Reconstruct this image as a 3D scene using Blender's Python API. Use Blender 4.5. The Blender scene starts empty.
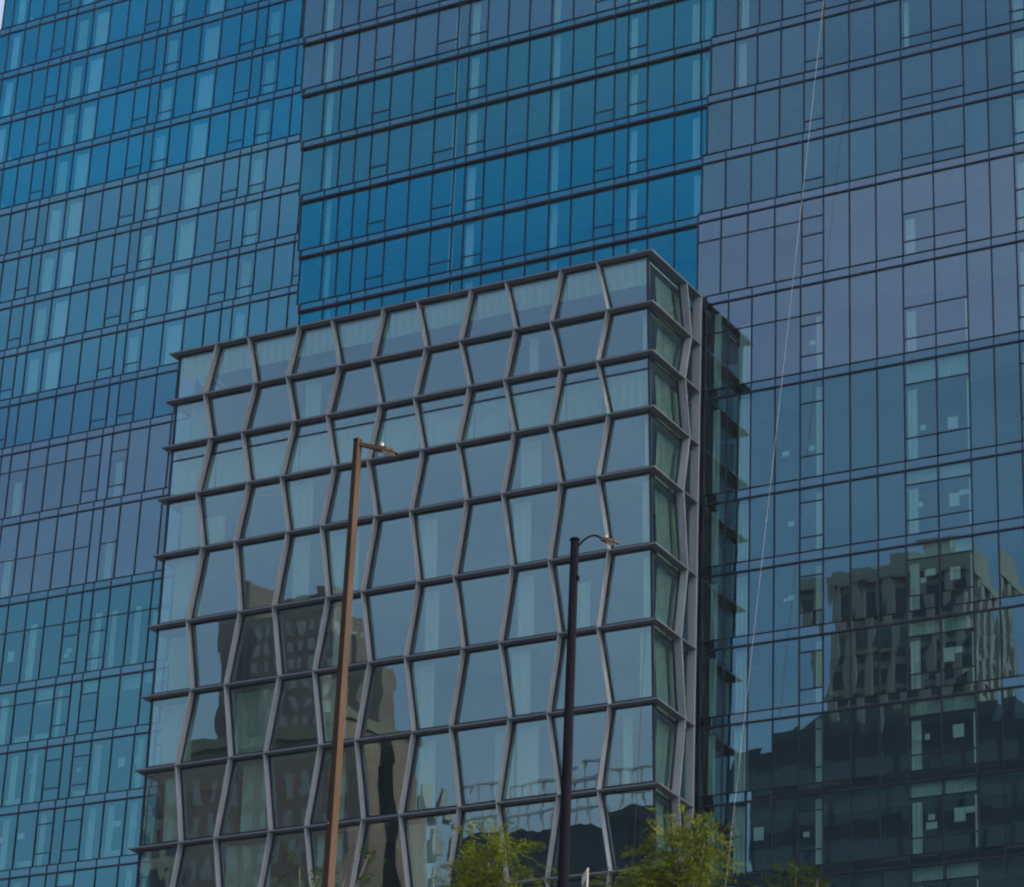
import bpy, math, random
from mathutils import Vector, Matrix

random.seed(7)
rnd = random.random
uni = random.uniform
C = bpy.context.scene.collection
sc = bpy.context.scene

# ------------------------------------------------------------------ camera
S = 110.0          # metres from the street camera to the main facade plane
H0 = 1.6           # eye height
PITCH, YAW, ROLL, FPX = 0.414558602, 0.525712387, 0.0440174768, 2970.03
cp, sp, cy, sy = math.cos(PITCH), math.sin(PITCH), math.cos(YAW), math.sin(YAW)
fwd = Vector((-sy * cp, cy * cp, sp))
rgt = Vector((cy, sy, 0))
upv = rgt.cross(fwd)
r2 = rgt * math.cos(ROLL) + upv * math.sin(ROLL)
u2 = upv * math.cos(ROLL) - rgt * math.sin(ROLL)
cam_d = bpy.data.cameras.new('camera')
cam_d.sensor_fit = 'HORIZONTAL'
cam_d.sensor_width = 36.0
cam_d.lens = FPX / 1024 * 36.0
cam_d.clip_start = 0.5
cam_d.clip_end = 8000
cam = bpy.data.objects.new('camera', cam_d)
C.objects.link(cam)
mw = Matrix(((r2.x, u2.x, -fwd.x, 0), (r2.y, u2.y, -fwd.y, 0), (r2.z, u2.z, -fwd.z, H0), (0, 0, 0, 1)))
cam.matrix_world = mw
sc.camera = cam

# ------------------------------------------------------------------ light
SUN_EL = math.radians(34)
SUN_AZ = math.radians(82)       # clockwise from +Y seen from above: far to the right, just grazing the facades
world = bpy.data.worlds.new('World')
sc.world = world
world.use_nodes = True
wn = world.node_tree.nodes
sky = wn.new('ShaderNodeTexSky')
sky.sky_type = 'NISHITA'
sky.sun_disc = False
sky.sun_elevation = SUN_EL
sky.sun_rotation = SUN_AZ
sky.air_density = 1.0
sky.dust_density = 7.0
sky.ozone_density = 1.0
# thin streaky cloud over the clear-sky model
tc = wn.new('ShaderNodeTexCoord')
mp = wn.new('ShaderNodeMapping')
mp.inputs['Scale'].default_value = (2.2, 2.2, 7.0)
cn = wn.new('ShaderNodeTexNoise')
cn.inputs['Scale'].default_value = 1.6
cn.inputs['Detail'].default_value = 5
cr_ = wn.new('ShaderNodeMapRange')
cr_.inputs['From Min'].default_value = 0.35
cr_.inputs['From Max'].default_value = 0.75
cr_.inputs['To Min'].default_value = 0.0
cr_.inputs['To Max'].default_value = 0.38
cm = wn.new('ShaderNodeMix')
cm.data_type = 'RGBA'
cm.inputs[7].default_value = (3.6, 4.0, 4.5, 1)
wl_ = world.node_tree.links
wl_.new(tc.outputs['Generated'], mp.inputs['Vector'])
wl_.new(mp.outputs[0], cn.inputs['Vector'])
wl_.new(cn.outputs['Fac'], cr_.inputs['Value'])
wl_.new(cr_.outputs[0], cm.inputs[0])
wl_.new(sky.outputs[0], cm.inputs[6])
wl_.new(cm.outputs[2], wn['Background'].inputs[0])
wn['Background'].inputs[1].default_value = 0.15

sun_d = bpy.data.lights.new('sun', 'SUN')
sun_d.energy = 0.8
sun_d.angle = math.radians(12)
sun_d.color = (1.0, 0.92, 0.82)
sun = bpy.data.objects.new('sun', sun_d)
C.objects.link(sun)
sv = Vector((math.sin(SUN_AZ) * math.cos(SUN_EL), math.cos(SUN_AZ) * math.cos(SUN_EL), math.sin(SUN_EL)))
sun.rotation_euler = sv.to_track_quat('Z', 'Y').to_euler()
sun.location = (60, -60, 120)

sc.view_settings.view_transform = 'Standard'
sc.view_settings.look = 'None'
sc.view_settings.gamma = 1.0
sc.view_settings.use_curve_mapping = False
sc.view_settings.exposure = 1.08
sc.render.engine = 'CYCLES'
sc.cycles.use_denoising = True
sc.cycles.max_bounces = 8
sc.cycles.glossy_bounces = 4
sc.cycles.transparent_max_bounces = 10
sc.cycles.diffuse_bounces = 3
sc.cycles.caustics_reflective = False
sc.cycles.filter_width = 2.1
sc.cycles.sample_clamp_indirect = 4.0


# ------------------------------------------------------------------ materials
def new_mat(name):
    m = bpy.data.materials.new(name)
    m.use_nodes = True
    nt = m.node_tree
    for n in list(nt.nodes):
        nt.nodes.remove(n)
    out = nt.nodes.new('ShaderNodeOutputMaterial')
    return m, nt, out


def solid(name, col, rough=0.5, metallic=0.0, noise=0.12, scale=3.0, spec=0.4, col2=None, streak=1.0):
    m, nt, out = new_mat(name)
    b = nt.nodes.new('ShaderNodeBsdfPrincipled')
    b.inputs['Roughness'].default_value = rough
    b.inputs['Metallic'].default_value = metallic
    b.inputs['Specular IOR Level'].default_value = spec
    geo = nt.nodes.new('ShaderNodeNewGeometry')
    nz = nt.nodes.new('ShaderNodeTexNoise')
    nz.inputs['Scale'].default_value = scale
    nz.inputs['Detail'].default_value = 4
    mp_ = nt.nodes.new('ShaderNodeMapping')
    mp_.inputs['Scale'].default_value = (1, 1, streak)
    nt.links.new(geo.outputs['Position'], mp_.inputs['Vector'])
    nt.links.new(mp_.outputs[0], nz.inputs['Vector'])
    mix = nt.nodes.new('ShaderNodeMix')
    mix.data_type = 'RGBA'
    c2 = col2 or tuple(min(1, c * (1 + 2 * noise)) for c in col)
    c1 = col if col2 else tuple(c * (1 - noise) for c in col)
    mix.inputs[6].default_value = (*c1, 1)
    mix.inputs[7].default_value = (*c2, 1)
    nt.links.new(nz.outputs['Fac'], mix.inputs[0])
    nt.links.new(mix.outputs[2], b.inputs['Base Color'])
    nt.links.new(b.outputs[0], out.inputs[0])
    return m


def glass(name, tint, trans=(0.66, 0.92, 0.90), refl=0.50, wave=0.0013, wscale=0.6, vary=0.09):
    """coated curtain-wall glass: part mirror with a coloured coating, part see-through, rolled flat with a slight wave"""
    m, nt, out = new_mat(name)
    geo = nt.nodes.new('ShaderNodeNewGeometry')
    nz = nt.nodes.new('ShaderNodeTexNoise')
    nz.inputs['Scale'].default_value = wscale
    nz.inputs['Detail'].default_value = 1.5
    nz.inputs['Roughness'].default_value = 0.4
    addv = nt.nodes.new('ShaderNodeVectorMath')
    addv.operation = 'ADD'
    comb = nt.nodes.new('ShaderNodeVectorMath')
    comb.operation = 'SCALE'
    comb.inputs[0].default_value = (53, 31, 77)
    nt.links.new(geo.outputs['Random Per Island'], comb.inputs['Scale'])
    nt.links.new(geo.outputs['Position'], addv.inputs[0])
    nt.links.new(comb.outputs[0], addv.inputs[1])
    nt.links.new(addv.outputs[0], nz.inputs['Vector'])
    bump = nt.nodes.new('ShaderNodeBump')
    bump.inputs['Strength'].default_value = 1.0
    bump.inputs['Distance'].default_value = wave
    nt.links.new(nz.outputs['Fac'], bump.inputs['Height'])
    gl = nt.nodes.new('ShaderNodeBsdfGlossy')
    gl.inputs['Roughness'].default_value = 0.0
    nt.links.new(bump.outputs[0], gl.inputs['Normal'])
    # coating batches differ a little from pane to pane
    mr = nt.nodes.new('ShaderNodeMapRange')
    mr.inputs['To Min'].default_value = 1 - vary
    mr.inputs['To Max'].default_value = 1 + vary
    nt.links.new(geo.outputs['Random Per Island'], mr.inputs['Value'])
    sc_ = nt.nodes.new('ShaderNodeVectorMath')
    sc_.operation = 'SCALE'
    sc_.inputs[0].default_value = tint
    nt.links.new(mr.outputs[0], sc_.inputs['Scale'])
    nt.links.new(sc_.outputs[0], gl.inputs['Color'])
    tr = nt.nodes.new('ShaderNodeBsdfTransparent')
    tr.inputs['Color'].default_value = (*trans, 1)
    mx = nt.nodes.new('ShaderNodeMixShader')
    mx.inputs[0].default_value = refl
    nt.links.new(tr.outputs[0], mx.inputs[1])
    nt.links.new(gl.outputs[0], mx.inputs[2])
    nt.links.new(mx.outputs[0], out.inputs[0])
    return m


TINT = {
    'sat': (0.030, 0.45, 0.62), 'teal': (0.17, 0.52, 0.58), 'blue': (0.15, 0.43, 0.51),
    'purple': (0.30, 0.47, 0.51), 'low': (0.14, 0.41, 0.44),
    'deep': (0.008, 0.38, 0.53), 'mid': (0.07, 0.40, 0.47), 'grey': (0.19, 0.43, 0.50),
    'rgrey': (0.21, 0.41, 0.455), 'rpurple': (0.37, 0.49, 0.53), 'rlow': (0.19, 0.385, 0.415), 'rtop': (0.15, 0.47, 0.51),
    'pod': (0.305, 0.455, 0.455),
}
TINT = {k: (v[0] * .88, v[1] * .86, v[2] * .95) for k, v in TINT.items()}
GL = {k: glass('glass_' + k, v) for k, v in TINT.items()}
SP = {k: glass('spandrel_' + k, tuple((a * .74 + b * .26) * .66 for a, b in zip(v, (.27, .36, .44))), trans=(.10, .16, .20), refl=.80, vary=.06) for k, v in TINT.items()}
GL['pod'] = glass('glass_pod', TINT['pod'], trans=(0.70, 0.90, 0.84), refl=0.52, wave=0.0024, wscale=0.6, vary=0.08)
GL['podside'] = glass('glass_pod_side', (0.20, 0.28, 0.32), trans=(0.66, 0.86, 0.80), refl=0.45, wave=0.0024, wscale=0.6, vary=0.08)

M_FRAME = solid('dark_frame', (0.014, 0.018, 0.034), 0.55, spec=0.15)
M_FRAME_HAZE = solid('haze_tinted_frame', (0.030, 0.042, 0.070), 0.55, spec=0.15)  # haze over the far wing put into a lighter, bluer frame colour
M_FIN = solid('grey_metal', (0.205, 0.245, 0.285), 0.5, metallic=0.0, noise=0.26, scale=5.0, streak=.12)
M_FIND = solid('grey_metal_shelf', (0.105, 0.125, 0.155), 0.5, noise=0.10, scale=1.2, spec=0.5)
M_CORE = solid('interior_wall', (0.05, 0.058, 0.07), 0.9)
M_SLAB = solid('ceiling_white', (0.30, 0.34, 0.34), 0.9)
M_CURT = solid('curtain_cloth', (0.82, 0.85, 0.80), 0.95, noise=0.06, scale=2)
M_SHEER = solid('sheer_cloth', (0.62, 0.72, 0.62), 0.95, noise=0.10, scale=2)
M_LIGHTEN = solid('lightening_cloth', (0.30, 0.38, 0.37), 0.95, noise=0.10, scale=2)  # cloth added behind the lattice block's side windows to brighten them
M_PAPER = solid('white_paper', (0.86, 0.88, 0.86), 0.9, noise=0.02)


# ------------------------------------------------------------------ mesh helper
class MB:
    def __init__(s):
        s.v, s.f, s.m = [], [], []

    def poly(s, pts, mi=0):
        n = len(s.v)
        s.v += [tuple(p) for p in pts]
        s.f.append(tuple(range(n, n + len(pts))))
        s.m.append(mi)

    def box(s, x0, x1, y0, y1, z0, z1, mi=0):
        n = len(s.v)
        s.v += [(x0, y0, z0), (x1, y0, z0), (x1, y1, z0), (x0, y1, z0), (x0, y0, z1), (x1, y0, z1), (x1, y1, z1), (x0, y1, z1)]
        for q in ((0, 3, 2, 1), (4, 5, 6, 7), (0, 1, 5, 4), (1, 2, 6, 5), (2, 3, 7, 6), (3, 0, 4, 7)):
            s.f.append(tuple(n + i for i in q))
            s.m.append(mi)

    def hexa(s, b, t, mi=0):
        """solid between a bottom ring b and a top ring t (same count, both counter-clockwise seen from above)"""
        n = len(s.v)
        k = len(b)
        s.v += [tuple(p) for p in b] + [tuple(p) for p in t]
        s.f.append(tuple(n + i for i in reversed(range(k))))
        s.m.append(mi)
        s.f.append(tuple(n + k + i for i in range(k)))
        s.m.append(mi)
        for i in range(k):
            j = (i + 1) % k
            s.f.append((n + i, n + j, n + k + j, n + k + i))
            s.m.append(mi)

    def tube(s, pts, rad, sides=8, mi=0, phase=0.0, cap=True):
        pts = [Vector(p) for p in pts]
        if not hasattr(rad, '__len__'):
            rad = [rad] * len(pts)
        n = len(s.v)
        ref = Vector((0, 0, 1))
        d0 = (pts[-1] - pts[0]).normalized()
        if abs(d0.z) > 0.9:
            ref = Vector((0, 1, 0))
        for i, p in enumerate(pts):
            d = (pts[min(i + 1, len(pts) - 1)] - pts[max(i - 1, 0)]).normalized()
            a = d.cross(ref).normalized()
            b = d.cross(a)
            for j in range(sides):
                t = phase + 2 * math.pi * j / sides
                s.v.append(tuple(p + (a * math.cos(t) + b * math.sin(t)) * rad[i]))
        for i in range(len(pts) - 1):
            for j in range(sides):
                k = (j + 1) % sides
                s.f.append((n + i * sides + j, n + i * sides + k, n + (i + 1) * sides + k, n + (i + 1) * sides + j))
                s.m.append(mi)
        if cap:
            s.f.append(tuple(n + j for j in reversed(range(sides))))
            s.m.append(mi)
            e = n + (len(pts) - 1) * sides
            s.f.append(tuple(e + j for j in range(sides)))
            s.m.append(mi)

    def join(s, o):
        n = len(s.v)
        s.v += o.v
        s.f += [tuple(i + n for i in f) for f in o.f]
        s.m += o.m

    def build(s, name, mats, parent=None, base=None, smooth=False):
        if not isinstance(mats, (list, tuple)):
            mats = [mats]
        me = bpy.data.meshes.new(name)
        v = s.v
        if base is not None:
            bx, by, bz = base
            v = [(x - bx, y - by, z - bz) for x, y, z in v]
        me.from_pydata(v, [], s.f)
        for m in mats:
            me.materials.append(m)
        if len(mats) > 1:
            me.polygons.foreach_set('material_index', s.m)
        if smooth:
            me.polygons.foreach_set('use_smooth', [True] * len(me.polygons))
        me.update()
        o = bpy.data.objects.new(name, me)
        C.objects.link(o)
        if parent is not None:
            o.parent = parent
        return o


def tag(o, label, cat, group=None):
    o['label'] = label
    o['category'] = cat
    if group:
        o['group'] = group
    return o


def empty(name, loc):
    o = bpy.data.objects.new(name, None)
    o.empty_display_size = 0.5
    o.location = loc
    C.objects.link(o)
    return o


def project(p):
    d = Vector(p) - Vector((0, 0, H0))
    w = d.dot(fwd)
    if w <= 0.1:
        return None
    return 512 + FPX * d.dot(r2) / w, 443.5 - FPX * d.dot(u2) / w


def seen_area(q):
    """rough size in the picture of a wall pane, for choosing which panes become parts of their own"""
    pts = [project(p) for p in q]
    if any(p is None for p in pts):
        return 0
    cx_ = sum(p[0] for p in pts) / len(pts)
    cy_ = sum(p[1] for p in pts) / len(pts)
    if not (-8 < cx_ < 1032 and -8 < cy_ < 895):
        return 0
    return abs(sum(pts[i][0] * pts[(i + 1) % len(pts)][1] - pts[(i + 1) % len(pts)][0] * pts[i][1] for i in range(len(pts)))) / 2, (cx_, cy_)


# ------------------------------------------------------------------ ground
def structure(name, mb, mat):
    o = mb.build(name, mat)
    o['kind'] = 'structure'
    return o


M_ASPH = solid('asphalt', (0.048, 0.048, 0.05), 0.9, scale=0.8)
M_CONC = solid('concrete', (0.13, 0.13, 0.128), 0.85, scale=0.6)
M_SOIL = solid('ground_mix', (0.07, 0.07, 0.065), 0.95, scale=0.05)
M_LINE = solid('road_paint', (0.75, 0.75, 0.72), 0.7)
g = MB(); g.poly([(-4000, -4000, -0.02), (4000, -4000, -0.02), (4000, 4000, -0.02), (-4000, 4000, -0.02)])
structure('ground', g, M_SOIL)
g = MB(); g.poly([(-600, 6, 0), (600, 6, 0), (600, 24, 0), (-600, 24, 0)])
structure('road', g, M_ASPH)
g = MB()
for i in range(-40, 40):
    g.poly([(i * 9, 14.9, 0.004), (i * 9 + 3.5, 14.9, 0.004), (i * 9 + 3.5, 15.1, 0.004), (i * 9, 15.1, 0.004)])
structure('road_marking', g, M_LINE)
g = MB(); g.box(-600, 600, 24, 180, -0.2, 0.13)
structure('pavement', g, M_CONC)
g = MB(); g.box(-600, 600, -14, 6, -0.2, 0.13)
structure('pavement', g, M_CONC)

# ------------------------------------------------------------------ thin summer haze
mh, nth, outh = new_mat('haze_air')
vp = nth.nodes.new('ShaderNodeVolumePrincipled')
vp.inputs['Color'].default_value = (0.62, 0.82, 1.0, 1)
vp.inputs['Density'].default_value = 0.00012
vp.inputs['Anisotropy'].default_value = 0.2
nth.links.new(vp.outputs[0], outh.inputs['Volume'])
g = MB(); g.box(-700, 700, -400, 700, -1.02, 140)
hz = g.build('haze', mh)
hz['kind'] = 'stuff'

# ------------------------------------------------------------------ the three glass facades
ZL = [.913, .884, .855, .826, .797, .768, .739, .7103, .6814, .6525, .6233, .5953, .5555, .5118, .465, .4335, .402, .370, .338, .3057, .2735, .2415]
NF = len(ZL) - 1
SPH = .0043
Zm = lambda u: S * u + H0
POD_POLY = [(171, 354), (653, 250), (702, 297), (698, 887), (120, 887)]


def in_poly(p, poly):
    x, y = p
    c = False
    for i in range(len(poly)):
        (x1, y1), (x2, y2) = poly[i], poly[i - 1]
        if (y1 > y) != (y2 > y) and x < (x2 - x1) * (y - y1) / (y2 - y1) + x1:
            c = not c
    return c


def curtain_mb(x0, x1, y, z0, z1, pleat=0.10):
    m = MB()
    n = max(2, int((x1 - x0) / pleat))
    for i in range(n):
        a = x0 + (x1 - x0) * i / n
        b = x0 + (x1 - x0) * (i + 1) / n
        ya = y + (0.012 if i % 2 else -0.012)
        yb = y + (0.012 if (i + 1) % 2 else -0.012)
        m.poly([(a, ya, z0), (b, yb, z0), (b, yb, z1), (a, ya, z1)])
    return m


def facade(name, label, Y, cols_of, tint_of, transoms_of, curtains_of, fin_line=0.0, hide=None, depth=3.0, xback=None, frame=None):
    """one facade of the tower: per storey a row of windows (> frame, curtain), a spandrel strip, a floor band and a slab"""
    y = Y * S
    FRM = frame or M_FRAME
    co_, ti_, tr_f, cu_f = cols_of, tint_of, transoms_of, curtains_of
    cols_of = lambda i: co_(i - 2)
    tint_of = lambda i: ti_(i - 2)
    transoms_of = lambda i, c: tr_f(i - 2, c)
    curtains_of = lambda i, c: cu_f(i - 2, c)
    xmid = (cols_of(NF - 1)[0] + cols_of(NF - 1)[-1]) / 2 * S
    base = (xmid, y, 0.0)
    root = tag(empty(name, base), label, 'building')
    wins = []
    allx0 = min(cols_of(i)[0] for i in range(NF)) * S
    allx1 = max(cols_of(i)[-1] for i in range(NF)) * S
    for i in range(NF):
        zt, zb = Zm(ZL[i]), Zm(ZL[i + 1])
        zp = zb + SPH * S
        xs = [x * S for x in cols_of(i)]
        spm, bar = MB(), MB()
        nxt = [x * S for x in cols_of(min(i + 1, NF - 1))]
        for c in range(len(xs) - 1):
            x0, x1 = xs[c], xs[c + 1]
            tr = sorted(transoms_of(i, c))
            cuts = [0.0] + tr + [1.0]
            pane, fr = MB(), MB()
            dy = [uni(-.004, .004) for _ in range(4)]
            for a, b in zip(cuts[:-1], cuts[1:]):
                za, zb2 = zt - (zt - zp) * a, zt - (zt - zp) * b
                ta, tb = uni(-.005, .005), uni(-.005, .005)
                pane.poly([(x0, y + ta, zb2), (x1, y + tb, zb2), (x1, y + tb - ta * .5, za), (x0, y + ta + tb * .5, za)])
            # frame: the upright on the left side and the transoms
            fr.box(x0 - .022, x0 + .022, y - .055, y + .05, zp, zt - .05)
            for t in tr:
                zz = zt - (zt - zp) * t
                fr.box(x0 + .023, x1 - .023, y - .035, y + .04, zz - .024, zz + .024)
            if c == len(xs) - 2:
                fr.box(x1 - .022, x1 + .022, y - .055, y + .05, zp, zt - .05)
            cu = []
            for (fa, fb, va, vb, mat) in curtains_of(i, c):
                w, h = x1 - x0, zt - zp
                if mat == 'tri':  # small white triangle in the pane's lower left corner
                    m_ = MB()
                    m_.poly([(x0 + .05 * w, y + .16, zp + .02), (x0 + .42 * w, y + .16, zp + .02), (x0 + .05 * w, y + .16, zp + .16 * h)])
                    cu.append((m_, M_PAPER))
                    continue
                cu.append((curtain_mb(x0 + fa * w, x0 + fb * w, y + .22, zt - vb * h, zt - va * h), M_CURT if mat == 'c' else M_SHEER))
            q = [(x0, y, zp), (x1, y, zp), (x1, y, zt), (x0, y, zt)]
            a = seen_area(q)
            area = 0
            if a:
                area = a[0]
                if hide and hide(a[1]):
                    area = 0
            wins.append((area, i, pane, fr, cu))
        for c in range(len(nxt) - 1):
            x0, x1 = nxt[c], nxt[c + 1]
            t0 = uni(-.004, .004)
            spm.poly([(x0, y + t0, zb), (x1, y - t0, zb), (x1, y - t0, zp), (x0, y + t0, zp)])
            spm.box(x0 - .016, x0 + .016, y - .04, y + .03, zb + .061, zp - .025, 1)
        spm.build('spandrel', [SP[tint_of(min(i + 1, NF - 1))], FRM], root, base)
        bar.box(nxt[0], nxt[-1], y - .06, y + .05, zp - .024, zp + .001)
        if fin_line:
            bar.box(nxt[0], nxt[-1], y - fin_line, y + .05, zb - .065, zb + .035)
        else:
            bar.box(nxt[0], nxt[-1], y - .07, y + .05, zb - .045, zb + .03)
        bar.build('floor_band', FRM, root, base)
        sl = MB()
        sl.box(max(xs[0], nxt[0]) + .3, min(xs[-1], nxt[-1]) - .3, y + .10, y + depth, zb + .02, zp - .06)
        sl.build('floor_slab', M_SLAB, root, base)
    core = MB()
    zbot = Zm(ZL[-1])
    cx0, cx1 = max(cols_of(i)[0] for i in range(NF)) * S, min(cols_of(i)[-1] for i in range(NF)) * S
    core.box(cx0 + .3, cx1 - .3, y + depth, y + depth + 8, 0.0, Zm(ZL[0]) + .3)
    # side cheeks close the storeys at both ends
    for i in range(NF):
        xe = cols_of(i)
        core.box(xe[0] * S + .01, xe[0] * S + .2, y + .06, y + depth + 8, Zm(ZL[i + 1]) + .004, Zm(ZL[i]))
        core.box(xe[-1] * S - .2, xe[-1] * S - .01, y + .06, y + depth + 8, Zm(ZL[i + 1]) + .004, Zm(ZL[i]))
    core.build('core_wall', M_CORE, root, base)
    bm_ = MB()
    bx = [x * S for x in cols_of(NF - 1)]
    zz = zbot
    while zz > 5:
        z2 = max(0.2, zz - 3.5)
        bm_.poly([(bx[0], y, z2), (bx[-1], y, z2), (bx[-1], y, zz), (bx[0], y, zz)], 0)
        bm_.box(bx[0], bx[-1], y - .07, y + .05, z2 - .06, z2 + .06, 1)
        zz = z2
    bm_.build('lower_storeys', [GL['low'], FRM], root, base)
    # the 100 windows that show largest are parts of their own, the rest one part
    wins.sort(key=lambda w: -w[0])
    rest, restf, restc, rests = {}, MB(), MB(), MB()
    for n, (area, i, pane, fr, cu) in enumerate(wins):
        if n < 100 and area > 0:
            w = pane.build('window', GL[tint_of(i)], root, base)
            fr.build('frame', FRM, w)
            w.children[0].data.transform(Matrix.Translation(-Vector(base)))
            for m_, mt in cu:
                o = m_.build('white_triangle' if mt is M_PAPER else 'curtain', mt, w)
                o.data.transform(Matrix.Translation(-Vector(base)))
        else:
            r = rest.setdefault(tint_of(i), MB())
            r.join(pane)
            restf.join(fr)
            for m_, mt in cu:
                (restc if mt is M_CURT else rests).join(m_)
    keys = list(rest)
    allp = MB()
    for k, key in enumerate(keys):
        r = rest[key]
        r.m = [k] * len(r.f)
        allp.join(r)
    w = allp.build('window', [GL[k] for k in keys], root, base)
    w['kind'] = 'stuff'
    o = restf.build('frame', FRM, w, base)
    o['kind'] = 'stuff'
    if restc.f or rests.f:
        rests.m = [1] * len(rests.f)
        restc.join(rests)
        o = restc.build('curtain', [M_CURT, M_SHEER], w, base)
        o['kind'] = 'stuff'
    return root


# --- left wing
LB = [-.968, -.961, -.950, -.940, -.9298, -.9212, -.9147, -.9031, -.8912, -.8793, -.8673, -.8574, -.851, -.8406, -.8283,
      -.8153, -.8029, -.7931, -.7863, -.7761, -.7649, -.7530, -.743, -.7365, -.726, -.714]
L_T = {4, 10, 12, 16, 18, 21, 23}


def l_cols(i):
    return [x - .00105 * (i - 4) for x in LB[:1]] + [x - .00105 * (i - 4) for x in LB[1:]]


def l_tint(i):
    return 'sat' if i <= 3 else 'teal' if i <= 7 else 'blue' if i == 8 else 'purple' if i <= 10 else 'low'


def l_tr(i, c):
    if i <= 8:
        return [.79] if c in L_T else []
    left = c < 11
    if i == 9:
        return [.29, .82] if c in (10, 12) else [.29] if left else []
    if i == 10:
        return [.5] if left or c in (12,) else []
    if i == 11:
        return [.36, .52, .85] if c in L_T else [.36]
    if i == 12 and left and c not in L_T:
        return [.27]
    return [.26, .78] if c in L_T else []


def l_cur(i, c):
    o = []
    if i <= 7:
        if c in (7, 14):
            o.append((.12, .78, .10, .99, 'c'))
        if c == 1:
            o.append((.2, .6, .08, .99, 'c'))
        if c in (6, 12, 18):
            o.append((.10, .62, .16, .99, 's'))
        if c == 2 and i <= 5:
            o.append((0, 0, 0, 0, 'tri'))
        if c == 13 and i in (6, 7):
            pass
    elif i in (9, 10):
        if c in (6, 12):
            o.append((.25, .65, .45, .98, 's'))
    elif i >= 11:
        r = random.Random(i * 31 + c)
        k = r.random()
        if c in (5, 11):
            return o
        if k < .42:
            a = r.uniform(.08, .3)
            o.append((a, a + r.uniform(.22, .4), .28 if i == 11 else .06, .98, 'c'))
        elif k < .70:
            o.append((.05, .95, .03 if i > 11 else .38, r.uniform(.2, .3) if i > 11 else .6, 's'))
        if i > 11 and r.random() < .35:
            o.append((.08, .92, .86, .98, 's'))
    return o


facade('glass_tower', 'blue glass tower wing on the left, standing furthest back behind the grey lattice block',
       1.078, l_cols, l_tint, l_tr, l_cur, frame=M_FRAME_HAZE, hide=lambda p: in_poly(p, POD_POLY) or p[0] > 300)

# --- centre bay
CB = [-.6931, -.6832, -.6738, -.6642, -.6546, -.6427, -.6303, -.6193, -.6133, -.6035, -.5927, -.5815, -.57, -.5589, -.5475, -.5379, -.5311, -.5216, -.5086, -.4956]
C_EX = [.0014, .0009, .0005, .0001]
R_EDGE = {0: -.480, 1: -.481, 2: -.4825, 3: -.484, 4: -.4855, 5: -.4871, 6: -.4889, 7: -.4903, 8: -.4922, 9: -.4938}


def c_cols(i):
    e = -.7047 + .0018 * (i - 4)
    if i > 9:
        e = -.6957
    k = min(i, 9) - 4
    xs = [e]
    for c, x in enumerate(CB):
        xs.append(x + .0006 * k + (C_EX[c] * k if c < 4 else 0))
    r = R_EDGE.get(i, -.4938 if i > 9 else -.480)
    xs = [x for x in xs if x < r - .001]
    return xs + [r - .0002]


def c_tint(i):
    return 'grey' if i <= 4 else 'mid' if i <= 6 else 'deep'


def c_tr(i, c):
    return [.77] if c in (4, 7, 9, 15, 17) else []


def c_cur(i, c):
    if c == 1:
        return [(.08, .40, .02, .99, 'c' if i < 6 else 's')]
    if c == 7:
        return [(.80, .99, .04, .99, 'c')]
    if c == 9:
        return [(.06, .46, .06, .99, 'c')]
    if c == 13:
        return [(.04, .30, .04, .99, 's')]
    if c == 17:
        return [(.06, .36, .10, .99, 'c')]
    if c == 19 and 5 <= i <= 8:
        return [(.62, .95, .12, .99, 'c')]
    if c == 20 and 5 <= i <= 8:
        return [(.2, .6, .12, .99, 's')]
    return []


facade('glass_tower', 'saturated blue glass tower bay with thick dark floor ledges above the grey lattice block',
       1.0015, c_cols, c_tint, c_tr, c_cur, fin_line=.16, hide=lambda p: in_poly(p, POD_POLY))

# --- right wing
RX = {5: (-.4763, -.4660, -.4553, -.4446), 6: (-.4774, -.4668, -.4557, -.4446), 7: (-.4787, -.4677, -.4563, -.445),
      8: (-.4812, -.4693, -.4575, -.4456), 9: (-.483, -.4706, -.4583, -.446), 10: (-.4789, -.4682, -.4574, -.4463)}
RB = [-.4361, -.4245, -.4128, -.4012, -.3876, -.3739, -.3635, -.353, -.343, -.3315, -.320, -.3085, -.295, -.281, -.27]


def r_cols(i):
    s = -.00012 * (i - 8)
    if i <= 4:
        e = R_EDGE.get(i, -.480)
        xs = [e] + [e + .0108 * (k + 1) for k in range(3)] + [-.4440]
    elif i <= 9:
        xs = [R_EDGE[i]] + list(RX[i])
    else:
        xs = [-.4893] + [x + s * .8 for x in RX[10]]
    return xs + [x + s for x in RB]


def r_tint(i):
    return 'rtop' if i <= 4 else 'rgrey' if i <= 8 else 'rpurple' if i <= 10 else 'rlow'


def r_tr(i, c):
    if i <= 8:
        return [.80] if c in (4, 8, 9, 12) else []
    if i == 9:
        return [.27] if c < 4 else [.25, .48, .84] if c == 4 else [.47, .83] if c in (8, 9, 12) else []
    if i == 10:
        return [.35] if c < 4 else [.35, .47, .82] if c == 4 else [.50, .85] if c in (8, 9, 12) else []
    if c in (4, 8, 9, 12):
        return [.23, .78]
    return []


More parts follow.
